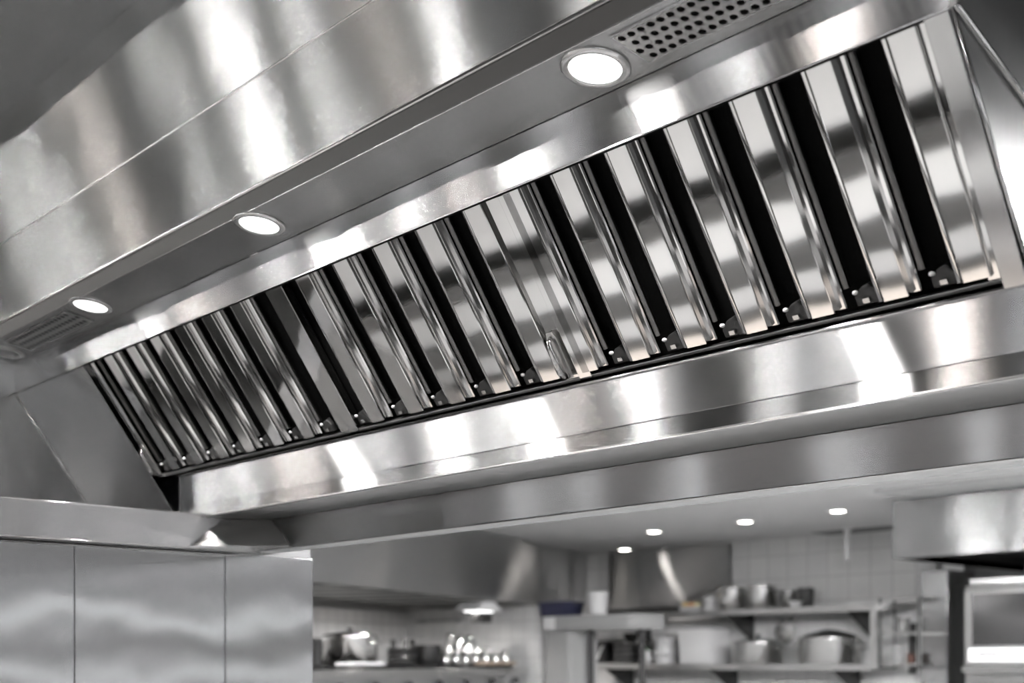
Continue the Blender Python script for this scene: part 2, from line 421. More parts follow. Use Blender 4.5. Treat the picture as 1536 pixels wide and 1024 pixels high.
# ------------------------------------------------------------------ baffle filters
def slat_mesh(Ls):
    p = SP
    o = bmesh.new()
    # y runs up the slope
    prof = [(-.105*p, -.075*p), (-.10*p, -.048*p), (-.085*p, -.043*p), (-.05*p, -.040*p), (-.03*p, -.020*p), (-.01*p, -.006*p), (0, 0), (.31*p, 0), (.320*p, -.008*p), (.33*p, -.10*p), (.42*p, -.10*p), (.43*p, -.082*p), (.445*p, -.10*p)]
    # sweep in local y
    A = [Vector((x, 0, z)) for x, z in prof]
    n = len(A); t = .0012
    rows = []
    for yy in (0.018, Ls+.022):
        rows.append([o.verts.new((a.x, yy, a.z)) for a in A]); rows.append([o.verts.new((a.x, yy, a.z-t)) for a in A])
    f0, b0, f1, b1 = rows
    for i in range(n-1):
        o.faces.new((f0[i], f0[i+1], f1[i+1], f1[i])); o.faces.new((b0[i], b1[i], b1[i+1], b0[i+1]))
        o.faces.new((f0[i], b0[i], b0[i+1], f0[i+1])); o.faces.new((f1[i], f1[i+1], b1[i+1], b1[i]))
    o.faces.new((f0[0], f1[0], b1[0], b0[0])); o.faces.new((f0[-1], b0[-1], b1[-1], f1[-1]))
    bmesh.ops.recalc_face_normals(o, faces=o.faces[:])
    return o
SLOPE = math.hypot(.5*.579, .5*.815)
LEN = (Vector(Q[6])-Vector(Q[5])).length
RX = math.atan2(.815, -.579)
def make_filter(x0, x1, n, first, pitch, label, handle=True):
    """x0..x1 width, first slot position, slots every pitch"""
    global SP
    SP = pitch
    base = Vector((x0, *(Vector(Q[6])-NN*.014)))
    e = empty('baffle_filter', base, (RX, 0, 0)); tag(e, label, 'grease filter', None)
    W = x1-x0
    # frame: bottom rail, top rail, side rails
    bm = bmesh.new(); box(bm, 0, W, .002, .009, -.020, -.006)
    link('bottom_rail', bm, S_SIDE, e, .001)
    bm = bmesh.new(); box(bm, 0, W, LEN+.008, LEN+.016, -.030, -.018); link('top_rail', bm, S_SIDE, e, .001)
    fw = .25*pitch
    bm = bmesh.new(); sheet(bm, [(0, -.022), (0, .0), (fw, .0), (fw, -.022)], .0015, .004, LEN-.006, axis='Y'); o = link('side_rail', bm, S_FILM, e, .001)
    bm = bmesh.new(); sheet(bm, [(W-fw, -.022), (W-fw, -.007), (W, -.007), (W, -.022)], .0015, .004, LEN-.006, axis='Y'); o = link('side_rail', bm, S_FILM, e, .001)
    sm = tm = km = rm = None
    for i in range(n):
        sx = first-x0+i*pitch          # centre of the dark slot at its foot
        bx = sx-.755*pitch+.0          # channel whose right side borders this slot
        # slat (its face spans 0..0.34 pitch from bx)
        if bx > -.12*pitch:
            if sm is None:
                b = slat_mesh(LEN-.008); s = link('baffle', b, S_FILM, e); smooth_by_angle(s, 20); sm = s.data
            else:
                s = bpy.data.objects.new('baffle', sm); C.objects.link(s); s.parent = e
            s.location = (bx, 0, 0)
        if tm is None:
            b = bmesh.new(); q = [(.455, -.15), (.46, -.115), (.485, -.098), (.52, -.098), (.545, -.115), (.55, -.15)]
            prism(b, [(x*pitch, z*pitch) for x, z in q], .05, LEN+.010, 'Y')
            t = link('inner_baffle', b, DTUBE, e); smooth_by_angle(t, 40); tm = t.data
            b = bmesh.new(); prism(b, [(-.16*pitch, .018), (.13*pitch, .018), (.13*pitch, .035), (.06*pitch, .052), (-.05*pitch, .048), (-.16*pitch, .036)], -.02, -.006, 'Z')
            k = link('drain_block', b, DBLK, e, .002); km = k.data
            b = bmesh.new(); bmesh.ops.create_uvsphere(b, u_segments=12, v_segments=8, radius=1, matrix=Matrix.Diagonal((.0058, .0040, .0032, 1)))
            r = link('rivet', b, WHITE, e, smooth=True); rm = r.data
            b = bmesh.new(); box(b, -.006, .006, -.004, .004, -.002, .003); c = link('spacer_clip', b, S_POT, e, .001); cm = c.data
        else:
            t = bpy.data.objects.new('inner_baffle', tm); k = bpy.data.objects.new('drain_block', km)
            r = bpy.data.objects.new('rivet', rm); c = bpy.data.objects.new('spacer_clip', cm)
            for q in (t, k, r, c): C.objects.link(q); q.parent = e
            for m in [mm for mm in e.children if mm.data is km and mm.modifiers][:1]:
                bv = k.modifiers.new('bevel', 'BEVEL'); bv.width = .002; bv.segments = 2
        t.location = (bx, 0, 0); k.location = (sx+.02*pitch, 0, 0); r.location = (sx-.10*pitch, .043, -.004); c.location = (sx+.02*pitch, .027, -.003)
    # last slat at the right side of the last slot
    bx = first-x0+n*pitch-.755*pitch
    if bx+.36*pitch < W-fw*.5:
        s = bpy.data.objects.new('baffle', sm); C.objects.link(s); s.parent = e; s.location = (bx, 0, 0)
    if handle:
        hx = fw*.5 if handle == 'L' else W-fw*.55
        h = bmesh.new()
        tube(h, [(hx, .105, .002), (hx, .100, .012), (hx, .085, .016), (hx, .06, .017), (hx, .036, .016), (hx, .024, .010), (hx, .020, .002)], .005, 12,
             radii=[.005, .0055, .0065, .0085, .0095, .0085, .006])
        hd = link('handle', h, S_POT, e, smooth=True)
        b = bmesh.new(); prism(b, [(hx-.013, .014), (hx+.013, .014), (hx+.014, .10), (hx+.008, .116), (hx-.008, .116), (hx-.014, .10)], 0, .003, 'Z')
        link('handle_plate', b, S_SIDE, e, .001)
    return e
def lx(x):      # X on the foot of the filters for a pixel column
    r = ray(x); return r.x*Q[6][0]/r.y
fr = [lx(v) for v in (930, 1015, 1105, 1205, 1310, 1415)]
fm = [lx(v) for v in (545, 603, 668, 735, 797)]
fl = [lx(v) for v in (250, 287, 320, 357, 400, 447, 492)]
def fit(v):
    p = (v[-1]-v[0])/(len(v)-1); return v[0], p
f0, pr = fit(fr); make_filter(lx(866), -1.140*K, 6, f0, pr, 'stainless baffle grease filter at the near right end of the hood', None)
f0, pm = fit(fm); make_filter(lx(521), lx(864), 5, f0, pm, 'middle stainless baffle grease filter with a handle at its lower right corner', 'R')
f0, pl = fit(fl); make_filter(lx(233), lx(519), 7, f0, pl, 'stainless baffle grease filter at the far left end of the hood', 'L')

# ------------------------------------------------------------------ room of the hood
def struct(name, bm, mat, **k):
    return tag(link(name, bm, mat, **k), kind='structure')
CZ = 3.75
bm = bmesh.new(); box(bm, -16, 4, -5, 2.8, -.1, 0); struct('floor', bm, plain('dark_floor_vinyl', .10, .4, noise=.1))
bm = bmesh.new(); box(bm, -16, 4, 2.8, 11, -.1, 0); struct('floor_beyond', bm, FLOORM)
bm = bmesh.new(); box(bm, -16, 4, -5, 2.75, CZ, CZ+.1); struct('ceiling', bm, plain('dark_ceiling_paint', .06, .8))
bm = bmesh.new(); box(bm, -16, 4, -5.1, -5, 0, CZ); struct('wall_rear', bm, PAINT)
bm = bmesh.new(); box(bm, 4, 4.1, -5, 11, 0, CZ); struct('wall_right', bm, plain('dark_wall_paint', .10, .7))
bm = bmesh.new(); box(bm, -16.1, -16, -5, 11, 0, CZ); struct('wall_far_left', bm, PAINT)
BC = EYE+1.21      # ceiling of the kitchen beyond
bm = bmesh.new(); box(bm, -16, 4, 2.74, 2.86, BC, CZ+.1); struct('wall_bulkhead', bm, PAINT)
bm = bmesh.new(); box(bm, -16, -4.75, 2.74, 2.86, 0, BC); struct('blocking_wall', bm, PAINT)  # added unseen wall, blocks bright reflections in the far canopy
bm = bmesh.new(); box(bm, -16, 4, 2.86, 10.6, BC, BC+.08); struct('ceiling_beyond', bm, CEIL)
# soffit over the outer front
bm = bmesh.new(); box(bm, XL, XN, 1.02, Q[0][0]+.01, Q[0][1], Q[0][1]+.01); hpart('soffit_panel', bm, S_Y, .001)

# cladding wall under the rim: three sheets
wy = [1.15, at_y(112, 1)[0].x, at_y(338, 1)[0].x, at_y(470, 1)[0].x]
XW = XR-.085
ys = [1.15]+[XW/q for q in wy[1:]]
wl = bm = bmesh.new(); box(bm, XW-.10, XW-.012, 1.15, ys[3]-.004, 0, Q[10][1]+.05); struct('wall_left', bm, PAINT)
labs = ['stainless wall cladding sheet at the left edge of the frame', 'wide stainless wall cladding sheet between the two upright seams', 'narrow stainless wall cladding sheet beside the opening to the kitchen beyond']
for i in range(3):
    bm = bmesh.new(); box(bm, XW-.010, XW, ys[i]+.0012, ys[i+1]-.0012, 0, Q[10][1]-.004)
    tag(link('cladding_panel', bm, S_WALL, None, .0015), labs[i], 'wall panel', 'steel cladding sheets below the rim')

# added unseen lamps along the aisle, placed to streak the brushed steel
PANEL_C = glow(   'streak_lamp_glow', 880., (1, .985, .96)); PANEL_W = glow('streak_lamp_glow_warm', 600., (1, .92, .86))
random.seed(5)
def added_square_lamp(x, y, w, d, z, m, label, group):
    e = empty('added_luminaire', (x, y, z)); tag(e, label, 'light', group)
    bm = bmesh.new(); box(bm, -w/2-.02, w/2+.02, -d/2-.02, d/2+.02, -.05, 0); link('housing', bm, WHITE, e)
    bm = bmesh.new(); box(bm, -w/2, w/2, -d/2, d/2, -.06, -.05); link('diffuser', bm, m, e)
# spaced and sized by the pixel columns where streaks should fall
cols_ = [(1640, 26), (1450, 30), (1300, 7), (1180, 10), (985, 20), (885, 6), (800, 8), (700, 26), (590, 9), (470, 26), (385, 10), (320, 16), (215, 12), (120, 24), (40, 14)]
for i, (cx_, wp) in enumerate(cols_):
    r = ray(cx_, 900); v = r.normalized(); px0 = r.x*Q[6][0]/r.y
    ly = -2.0+.25*math.sin(i*2.1); dyz = math.hypot(Q[6][0]-ly, CZ-Q[6][1])
    cs = math.sqrt(1-v.x*v.x); lxx = px0+dyz*v.x/cs
    w_ = min(.9, wp/1900/1.1/cs**3*dyz*(.8 if cx_ > 620 else .3))
    added_square_lamp(lxx, ly, w_*.8, .22, CZ, PANEL_W if i % 4 == 1 else PANEL_C, 'added unseen ceiling lamp over the aisle, for streaks on the steel', 'added lamps over the aisle')
# added glowing strips on the right hand wall, reflected as bands in the cladding
GLOW_BAND = glow('band_glow', 14., (.96, .98, 1))
n = 0
for y0, y1 in ((-4.2, -3.4), (1.5, 1.9), (3.7, 3.8), (4.2, 4.5), (4.95, 5.05), (5.3, 5.65), (6.1, 6.2), (6.6, 7.2)):
    n += 1; e = tag(empty('added_glow_%d' % n, (3.98, (y0+y1)/2, 1.1)), kind='structure')
    for z0, z1 in ((.0, .12), (.50, .64), (.90, .94), (1.10, 1.19), (1.7, 2.1)):
        if z1 > 1.3 and y0 > 2.5: continue
        bm = bmesh.new(); box(bm, -.01, .01, (y0-y1)/2, (y1-y0)/2, z0, z1); link('glow_pane', bm, GLOW_BAND, e)
# added narrow glowing slots on the right hand wall, meant to streak the rim
GLOW_SLOT = glow('slot_glow', 5., (.97, .98, 1))
for i, (y0, y1) in enumerate(((-.52, -.42), (-.80, -.74), (-1.0, -.86), (-1.22, -1.14), (-1.42, -1.36), (-1.75, -1.55), (-2.1, -2.02), (-2.6, -2.35))):
    e = tag(empty('added_glow_%d' % (40+i), (3.98, (y0+y1)/2, .9)), kind='structure')
    for z0, z1 in ((0, 1.2), (1.25, 2.4)):
        bm = bmesh.new(); box(bm, -.01, .01, (y0-y1)/2, (y1-y0)/2, z0, z1); link('glow_pane', bm, GLOW_SLOT, e)
# added tall glowing strips behind the viewer, for streaks on the fascia
GLOW_REAR = glow('rear_streak_glow', 20., (.97, .98, 1))
for i, (cx_, wp) in enumerate([(1600, 20), (1470, 22), (1300, 6), (1265, 14), (1035, 20), (890, 14), (800, 16), (700, 6), (600, 14), (500, 8), (420, 8)]):
    r = ray(cx_, 900); v = r.normalized(); cs = math.sqrt(1-v.x*v.x); dyz = Q[9][0]+4.98
    xx = r.x*Q[9][0]/r.y+dyz*v.x/cs
    w_ = wp/1900/1.1/cs**3*dyz*.8
    if xx < -15.8: continue
    e = tag(empty('added_glow_%d' % (20+i), (xx, -4.98, .9)), kind='structure')
    for z0, z1 in ((0, .72), (.76, 1.5)):
        bm = bmesh.new(); box(bm, -w_/2, w_/2, -.01, .01, z0, z1); link('glow_pane', bm, GLOW_REAR, e)
# added unseen tables and boards, reflected as light and dark bands in the baffles
def reflector_table(y0, y1, z, mat, label, x0=-12, x1=1.5):
    e = empty('reflector_table', ((x0+x1)/2, (y0+y1)/2, 0)); tag(e, label, 'reflector_table')
    w = x1-x0; d = y1-y0
    bm = bmesh.new(); box(bm, -w/2, w/2, -d/2, d/2, z-.04, z); link('worktop', bm, mat, e, .004)
    bm = bmesh.new(); box(bm, -w/2+.05, w/2-.05, -d/2+.05, d/2-.05, .12, z-.04); link('cabinet', bm, S_SIDE, e)
    for sx in (-1, 1):
        for sy in (-1, 1):
            bm = bmesh.new(); box(bm, sx*(w/2-.12)-.02, sx*(w/2-.12)+.02, sy*(d/2-.12)-.02, sy*(d/2-.12)+.02, 0, .12); link('leg', bm, S_SIDE, e)
reflector_table(.50, 1.13, .86, plain('dark_table_top', .03, .3), 'added unseen dark topped table, a dark band in the filter reflections', -14, 1.5)
reflector_table(-.70, .40, .9, WHITE, 'added unseen white topped table, reflected bright in the filters', -14, -.7)
for nm, y0_, y1_, mt, lb in (('white_reflector_strip', .63, .77, WHITE, 'added unseen white strip, reflected bright in the filters'), ('grey_reflector_strip', .91, .98, GREYP, 'added unseen grey strip, reflected in the filters'), ('beige_reflector_strip', 1.04, 1.10, plain('beige_strip', (.75, .68, .62), .4), 'added unseen beige strip, reflected in the filters')):  # added strips for banded reflections in the filter slats
    bm = bmesh.new(); box(bm, -13.8, 1.3, y0_, y1_, .8605, .885); tag(link(nm, bm, mt, None, .003), lb, 'board')

# ------------------------------------------------------------------ kitchen beyond
YB = 10.5
FAR_FILL = glow('added_far_glow', 360.)  # glow of the added lamps that brighten the far kitchen
def cam_plan(lat, z): return Vector((lat*math.cos(TH)-z*math.sin(TH), lat*math.sin(TH)+z*math.cos(TH), 0))
bm = bmesh.new(); box(bm, -16, at_y(1404, YB)[0].x, YB, YB+.12, 0, BC+.05); struct('wall_beyond', bm, TILE)
bm = bmesh.new(); box(bm, at_y(1404, YB)[0].x, 4, YB+.5, YB+.62, 0, BC+.05); struct('wall_behind_oven', bm, PAINT)
# steel cladding and cornice on the back wall
x0 = at_y(917, YB)[0].x; x1 = at_y(1098, YB)[0].x
ws = x1-x0
for i, (u, v) in enumerate(((0, .5), (.5, 1))):
    bm = bmesh.new(); box(bm, x0+ws*u+.002, x0+ws*v-.002, YB-.04, YB-.001, 1.72, BC-.002)
    struct('trim_%d' % (i+3), bm, S_BG, bevel=.003)
p, s = at_y(1215, YB-.35); q, s2 = at_y(1336, YB-.35)
bm = bmesh.new(); box(bm, p.x, q.x, YB-.35, YB-.002, hz(797, s), BC-.002); struct('trim_1', bm, plain('dark_boxing', .10, .6))
p, s = at_y(1271, YB-.45)
e = empty('pipe_hanger', (p.x, YB-.45, BC)); tag(e, 'short white pipe hanging from the far ceiling before the dark boxing', 'pipe')
bm = bmesh.new(); tube(bm, [(0, 0, -.30), (0, 0, 0)], .03, 14); link('pipe', bm, WHITE, e, smooth=True)
bm = bmesh.new(); lathe(bm, [(0, -.012), (.05, -.012), (.05, 0), (0, 0)], 20); link('flange', bm, WHITE, e)

# downlights
for (x, y), lb in (((937, 823), 'lowest and leftmost of the far ceiling downlights'), ((981, 796), 'second from left of the far ceiling downlights'),
             ((1118, 781), 'third from left of the far ceiling downlights'), ((1257, 765), 'rightmost of the far ceiling downlights')):
    d = (BC-EYE)*FPX/(HY-y); c = at_d(x, d, BC)
    e = empty('downlight', c); tag(e, lb, 'light', 'downlights in the far ceiling')
    bm = bmesh.new(); lathe(bm, [(.062, -.002), (.062, -.012), (.082, -.010), (.088, -.001)], 32, closed=True); link('trim_ring', bm, WHITE, e, smooth=True)
    bm = bmesh.new(); lathe(bm, [(.062, -.008), (.03, -.014), (0, -.016)], 32); link('lens', bm, DLAMP, e, smooth=True)
for x, w_ in ((-8.7,.25), (-3.6,.3), (-2.4,.3), (-1.2,.3), (0,.3)):  # added unseen lamps brightening the far kitchen
    added_square_lamp(x, 5.4, w_, .9, BC, FAR_FILL, 'added far kitchen lamp, unseen above the hood edge', 'added lamps behind the hood edge')
for x in (-2.6, -1.0, .6):
    added_square_lamp(x, 6.8, .3, .9, BC, FAR_FILL, 'added far kitchen lamp, unseen beyond the right edge of the frame', 'added lamps off to the right')
# angled exhaust hood on the left of the far kitchen
dl = Vector((.449, 1.0)).normalized()
o_ = cam_plan(-.178+.449*(7.6-12.1), 7.6)
dx = cam_plan(dl.x, dl.y); AN = math.atan2(dx.y, dx.x)
LM = Matrix.Translation(o_)@Matrix.Rotation(AN, 4, 'Z')
LH = 7.45
eh = empty('far_exhaust_hood', o_, (0, 0, AN)); tag(eh, 'blurred long steel exhaust hood in the far kitchen on the left', 'exhaust hood')
zb = EYE+.575
S_BGL = steel('far_hood_steel', .6, .3, .75, (math.cos(AN), math.sin(AN), 0), .2, .5)
bm = bmesh.new(); box(bm, 0, LH, 0, .02, zb, BC-.01); link('front_panel', bm, S_BGL, eh, .004)
bm = bmesh.new(); box(bm, 0, LH, .02, .06, zb, zb+.03); link('lower_rim', bm, S_BG, eh, .002)
bm = bmesh.new(); box(bm, 0, LH, .06, 2.0, zb+.06, zb+.10); link('dark_underside', bm, DARK, eh)
bm = bmesh.new(); box(bm, 0, LH, 1.96, 2.0, zb-.02, BC-.01); link('back_panel', bm, S_BG, eh, .002)
bm = bmesh.new()
for i in range(12): box(bm, .3+i*.55, .7+i*.55, .3, 1.5, zb+.02, zb+.06)
link('filter_row', bm, DTUBE, eh, .003)
for x in (1.6, 3.4, 5.2, 6.8):  # added unseen lamps that light the tiles below the far hood
    bm = bmesh.new(); lathe(bm, [(0, 0), (.07, 0), (.07, .03), (0, .03)], 20, (x, .35, zb+.03)); hl = link('added_hood_lamp', bm, CREAM, eh)
    l = bpy.data.lights.new('added_hood_beam', 'SPOT'); l.energy = 60; l.spot_size = math.radians(165); l.spot_blend = .5; l.shadow_soft_size = .05; l.color = (1, .96, .92)
    o = bpy.data.objects.new('added_hood_beam', l); C.objects.link(o); o.parent = eh; o.location = (x, .35, zb-EYE+EYE); o.rotation_euler = (math.radians(20), 0, 0)
# tiled walls under it
tl = tiles('white_tiles_angled', 'V', .19, .78, .5, AN)
bm = bmesh.new(); box(bm, 0, LH-.2, 2.02, 2.12, 0, zb-.03, LM); struct('wall_angled', bm, tl)
p1, s1 = at_y(600, 8.93); p2, s2 = at_y(808, 8.93)
bm = bmesh.new(); box(bm, p1.x, p2.x, 8.93, 9.03, 0, zb-.01); struct('wall_partition', bm, tiles('white_tiles_partition', 'XZ', .19, .8, .62))
# wall lamp and small box under the hood end
c = at_d(718, 12.2, zb-.10); e = empty('under_hood_lamp', c, (0, 0, AN)); tag(e, 'small bright lamp with angled shade under the far hood corner', 'light')
bm = bmesh.new(); prism(bm, [(-.30, 0), (.30, 0), (.12, .09), (-.12, .09)], -.12, .12, 'Y'); link('shade', bm, WHITE, e, .004)
bm = bmesh.new(); box(bm, -.12, .12, -.10, .10, -.012, .0); link('diffuser', bm, glow('under_hood_glow', 4.), e)
c = at_d(722, 12.6, zb-.20); e = empty('control_box', c, (0, 0, AN)); tag(e, 'small dark control box hanging below the far hood lamp', 'box')
bm = bmesh.new(); box(bm, -.14, .14, -.05, .05, 0, .085); link('casing', bm, CHAR, e, .006)
bm = bmesh.new(); box(bm, -.12, .12, -.06, -.05, .02, .06); link('cover', bm, BLACK, e, .003)

# ---- generic items
def item(name, loc, label, cat, group=None, rot=0):
    return tag(empty(name, loc, (0, 0, rot)), label, cat, group)
def pot(loc, r, h, label, lid=True, mat=None, group=None, rot=.6, name='stock_pot', long_handle=False, cat='pot'):
    mat = mat or S_POT; e = item(name, loc, label, cat, group, rot)
    bm = bmesh.new(); lathe(bm, [(0, 0), (r*.94, 0), (r, r*.06), (r, h*.95), (r*1.03, h), (r*1.0, h*1.01), (r*.97, h*.97), (r*.97, r*.08), (0, r*.05)], 40)
    link('pot_body', bm, mat, e, smooth=True)
    if long_handle:
        bm = bmesh.new(); tube(bm, [(r*.98, 0, h*.85), (r*1.3, 0, h*.92), (r*2.5, 0, h*1.15)], .012, 10); link('handle', bm, BLACK, e, smooth=True)
    else:
        for sg in (-1, 1):
            bm = bmesh.new(); w = r*.28
            tube(bm, [(sg*r*.97, -w, h*.75), (sg*(r+.035), -w*.9, h*.76), (sg*(r+.05), 0, h*.76), (sg*(r+.035), w*.9, h*.76), (sg*r*.97, w, h*.75)], .008, 10)
            link('handle', bm, mat, e, smooth=True)
    if lid:
        bm = bmesh.new(); lathe(bm, [(r*1.04, h*1.0), (r*1.04, h*1.02), (r*.8, h*1.0+r*.08), (r*.2, h+r*.16), (0, h+r*.17)], 40)
        l = link('lid', bm, mat, e, smooth=True)
        bm = bmesh.new(); lathe(bm, [(0, h+r*.16), (.01, h+r*.17), (.012, h+r*.22), (.028, h+r*.25), (.02, h+r*.31), (0, h+r*.32)], 20); link('knob', bm, BLACK, l, smooth=True)
    return e
def px_item(x, Y, wpx, hpx):
    p, s = at_y(x, Y); return p, wpx*s/FPX, hpx*s/FPX
def bowl(loc, r, h, label, mat, name='mixing_bowl', group=None, cat='bowl'):
    bm = bmesh.new(); lathe(bm, [(0, 0), (r*.45, 0), (r*.5, h*.08), (r*.82, h*.45), (r, h), (r*1.04, h), (r*.98, h*.97), (r*.78, h*.47), (r*.42, h*.12), (0, h*.1)], 36)
    o = link(name, bm, mat, None, smooth=True); o.location = loc; return tag(o, label, cat, group)
def bin_(loc, w, d, h, label, mat, name='food_container', lid=None, rot=0, group=None, cat='container', taper=.9):
    e = item(name, loc, label, cat, group, rot)
    bm = bmesh.new(); b = [(-w/2*taper, -d/2*taper, 0), (w/2*taper, -d/2*taper, 0), (w/2*taper, d/2*taper, 0), (-w/2*taper, d/2*taper, 0)]
    t = [(-w/2, -d/2, h), (w/2, -d/2, h), (w/2, d/2, h), (-w/2, d/2, h)]
    ib = [(x*.94, y*.94, .01) for x, y, z in b]; it = [(x*.94, y*.94, h) for x, y, z in t]
    B, T, IB, IT = [[bm.verts.new(v) for v in q] for q in (b, t, ib, it)]
    bm.faces.new(B); bm.faces.new(IB)
    for i in range(4):
        j = (i+1) % 4
        bm.faces.new((B[i], B[j], T[j], T[i])); bm.faces.new((T[i], T[j], IT[j], IT[i])); bm.faces.new((IT[i], IT[j], IB[j], IB[i]))
    link('container_body', bm, mat, e, min(w, h)*.06)
    bm = bmesh.new()
    for q in ((-w/2-.008, w/2+.008, -d/2-.008, -d/2), (-w/2-.008, w/2+.008, d/2, d/2+.008), (-w/2-.008, -w/2, -d/2, d/2), (w/2, w/2+.008, -d/2, d/2)):
        box(bm, *q, h-.018, h+.001)
    link('rim', bm, mat, e, .002)
    if lid:
        bm = bmesh.new(); box(bm, -w/2-.01, w/2+.01, -d/2-.01, d/2+.01, h+.001, h+.014); link('lid', bm, lid, e, .005)
    return e
def tub(loc, r, h, label, mat, lid=None, name='plastic_tub', group=None, cat='tub'):
    e = item(name, loc, label, cat, group)
    bm = bmesh.new(); lathe(bm, [(0, 0), (r*.86, 0), (r*.9, .01), (r*.98, h*.88), (r*1.05, h*.9), (r*1.05, h*.94), (r, h*.95), (r, h), (r*.95, h), (r*.85, .02), (0, .02)], 36)
    link('tub_body', bm, mat, e, smooth=True)
    if lid:
        bm = bmesh.new(); lathe(bm, [(r*1.05, h-.01), (r*1.07, h+.004), (r*1.03, h+.012), (r*.9, h+.008), (0, h+.008)], 36); link('lid', bm, lid, e, smooth=True)
    return e

# ---- wall shelving, right of centre
SY = YB-.52; 
pa, sa_ = at_y(893, SY); pb, sb_ = at_y(1332, SY)
_, sm_ = at_y(1130, SY)
ZU = hz(913, sm_); ZL = hz(996, sm_)
def shelf(xa, xb, z, label, extra=0):
    e = item('wall_shelf', ((xa+xb)/2, SY+.26, z), label, 'shelf', 'steel wall shelves'); w = (xb-xa)/2
    bm = bmesh.new(); box(bm, -w, w, -.26, .25, -.03, 0); link('shelf_board', bm, S_SHELF, e, .004)
    bm = bmesh.new(); box(bm, -w, w, -.268, -.26, -.055, .004); link('front_edge', bm, S_SHELF, e, .003)
    n = 3
    for i in range(n):
        x = -w+.35+i*(2*w-.8)/(n-1)
        bm = bmesh.new(); prism(bm, [(-.24, -.03), (.25, -.03), (.25, -.30), (.22, -.30)], x-.012, x+.012); link('bracket', bm, BLACK, e, .002)
    return e
shelf(pa.x, pb.x, ZU, 'upper long steel wall shelf holding pots in the far kitchen')
pl_, _ = at_y(868, SY); pr_, _ = at_y(1308, SY)
shelf(pl_.x, pr_.x, ZL, 'lower long steel wall shelf with white tubs and wide pots')
px_, s_ = at_y(1311, SY-.03)
e = item('shelf_upright', (px_.x, SY-.03, ZL-.03), 'pale upright post at the right end of the wall shelves', 'post')
bm = bmesh.new(); box(bm, -.03, .03, -.02, .02, 0, ZU-ZL+.02); link('post', bm, S_SHELF, e, .003)
bm = bmesh.new(); box(bm, -.045, .045, -.025, .025, ZU-ZL+.02, ZU-ZL+.035); link('top_plate', bm, S_SHELF, e, .002)

YS = SY+.24
def U(x, w, h, Y=YS): p, W, H = px_item(x, Y, w, h); return Vector((p.x, Y, ZU)), W, H
def Lw(x, w, h, Y=YS): p, W, H = px_item(x, Y, w, h); return Vector((p.x, Y, ZL)), W, H
# upper shelf
for i, (x, w) in enumerate(((925, 50), (985, 66))):
    c, W, H = U(x, w, 9); 
    for k in range(2):
        e = item('baking_tray', c+Vector((0, 0, k*.030)), ['dark baking tray at the left end of the upper shelf', 'long dark baking tray left of the small produce basket'][i]+[', lower of its pair', ', on top of its pair'][k], 'tray', 'dark trays on the upper shelf')
        bm = bmesh.new(); box(bm, -W/2, W/2, -.16, .16, 0, .006); link('tray_base', bm, BLACK, e)
        bm = bmesh.new()
        for q in ((-W/2, W/2, -.165, -.16), (-W/2, W/2, .16, .165), (-W/2-.005, -W/2, -.165, .165), (W/2, W/2+.005, -.165, .165)): box(bm, *q, 0, .026)
        link('tray_rim', bm, BLACK, e)
c, W, H = U(1040, 30, 8); bin_(c, W, .2, H, 'small pale basket of produce on the upper shelf', CREAM, 'produce_basket', cat='basket')
cols = [('yellow', (.75, .55, .25)), ('green', (.30, .45, .30)), ('orange', (.75, .42, .20)), ('pale green', (.5, .6, .45)), ('pale yellow', (.8, .7, .45))]
fm_ = [plain('fruit_'+n.replace(' ', '_'), k, .5) for n, k in cols]
for i in range(5):
    bm = bmesh.new(); bmesh.ops.create_uvsphere(bm, u_segments=16, v_segments=10, radius=.036, matrix=Matrix.Diagonal((1, 1, .92, 1)))
    o = link('fruit', bm, fm_[i], None, smooth=True); o.location = c+Vector((-.075+i*.0375, (-.04, .03, -.03, .035, -.035)[i], H+.020))
    tag(o, cols[i][0]+' round fruit in the small basket on the upper shelf', 'fruit', 'fruit in the small basket')
c, W, H = U(1066, 24, 22); tub(c, W/2, H, 'white tub between the produce basket and the pots', WHITE, GREYP)
c, W, H = U(1099, 46, 34); pot(c, W/2, H, 'left shiny pot on the upper shelf, beside the white tub', lid=False)
c, W, H = U(1143, 42, 36, YS-.03); pot(c, W/2, H, 'middle shiny pot with a bright highlight on the upper shelf', lid=False)
c, W, H = U(1184, 26, 28, YS+.06); pot(c, W/2, H, 'smaller dark pan leaning its handle, right of the shiny pots', lid=False, mat=polished('dark_pan_steel', .3, .3), long_handle=True, name='saucepan', rot=.9)
c, W, H = U(1193, 22, 10, YS-.17); bowl(c, W/2, H, 'small white bowl before the dark cup on the upper shelf', WHITE)
c, W, H = U(1209, 25, 30); tub(c, W/2, H, 'dark grey square-shouldered cup on the upper shelf', CHAR, name='dark_canister', cat='canister')
c, W, H = U(1290, 26, 4, YS-.12); bin_(c, W, .14, .03, 'flat white dish near the right end of the upper shelf', WHITE, 'flat_dish', cat='dish')
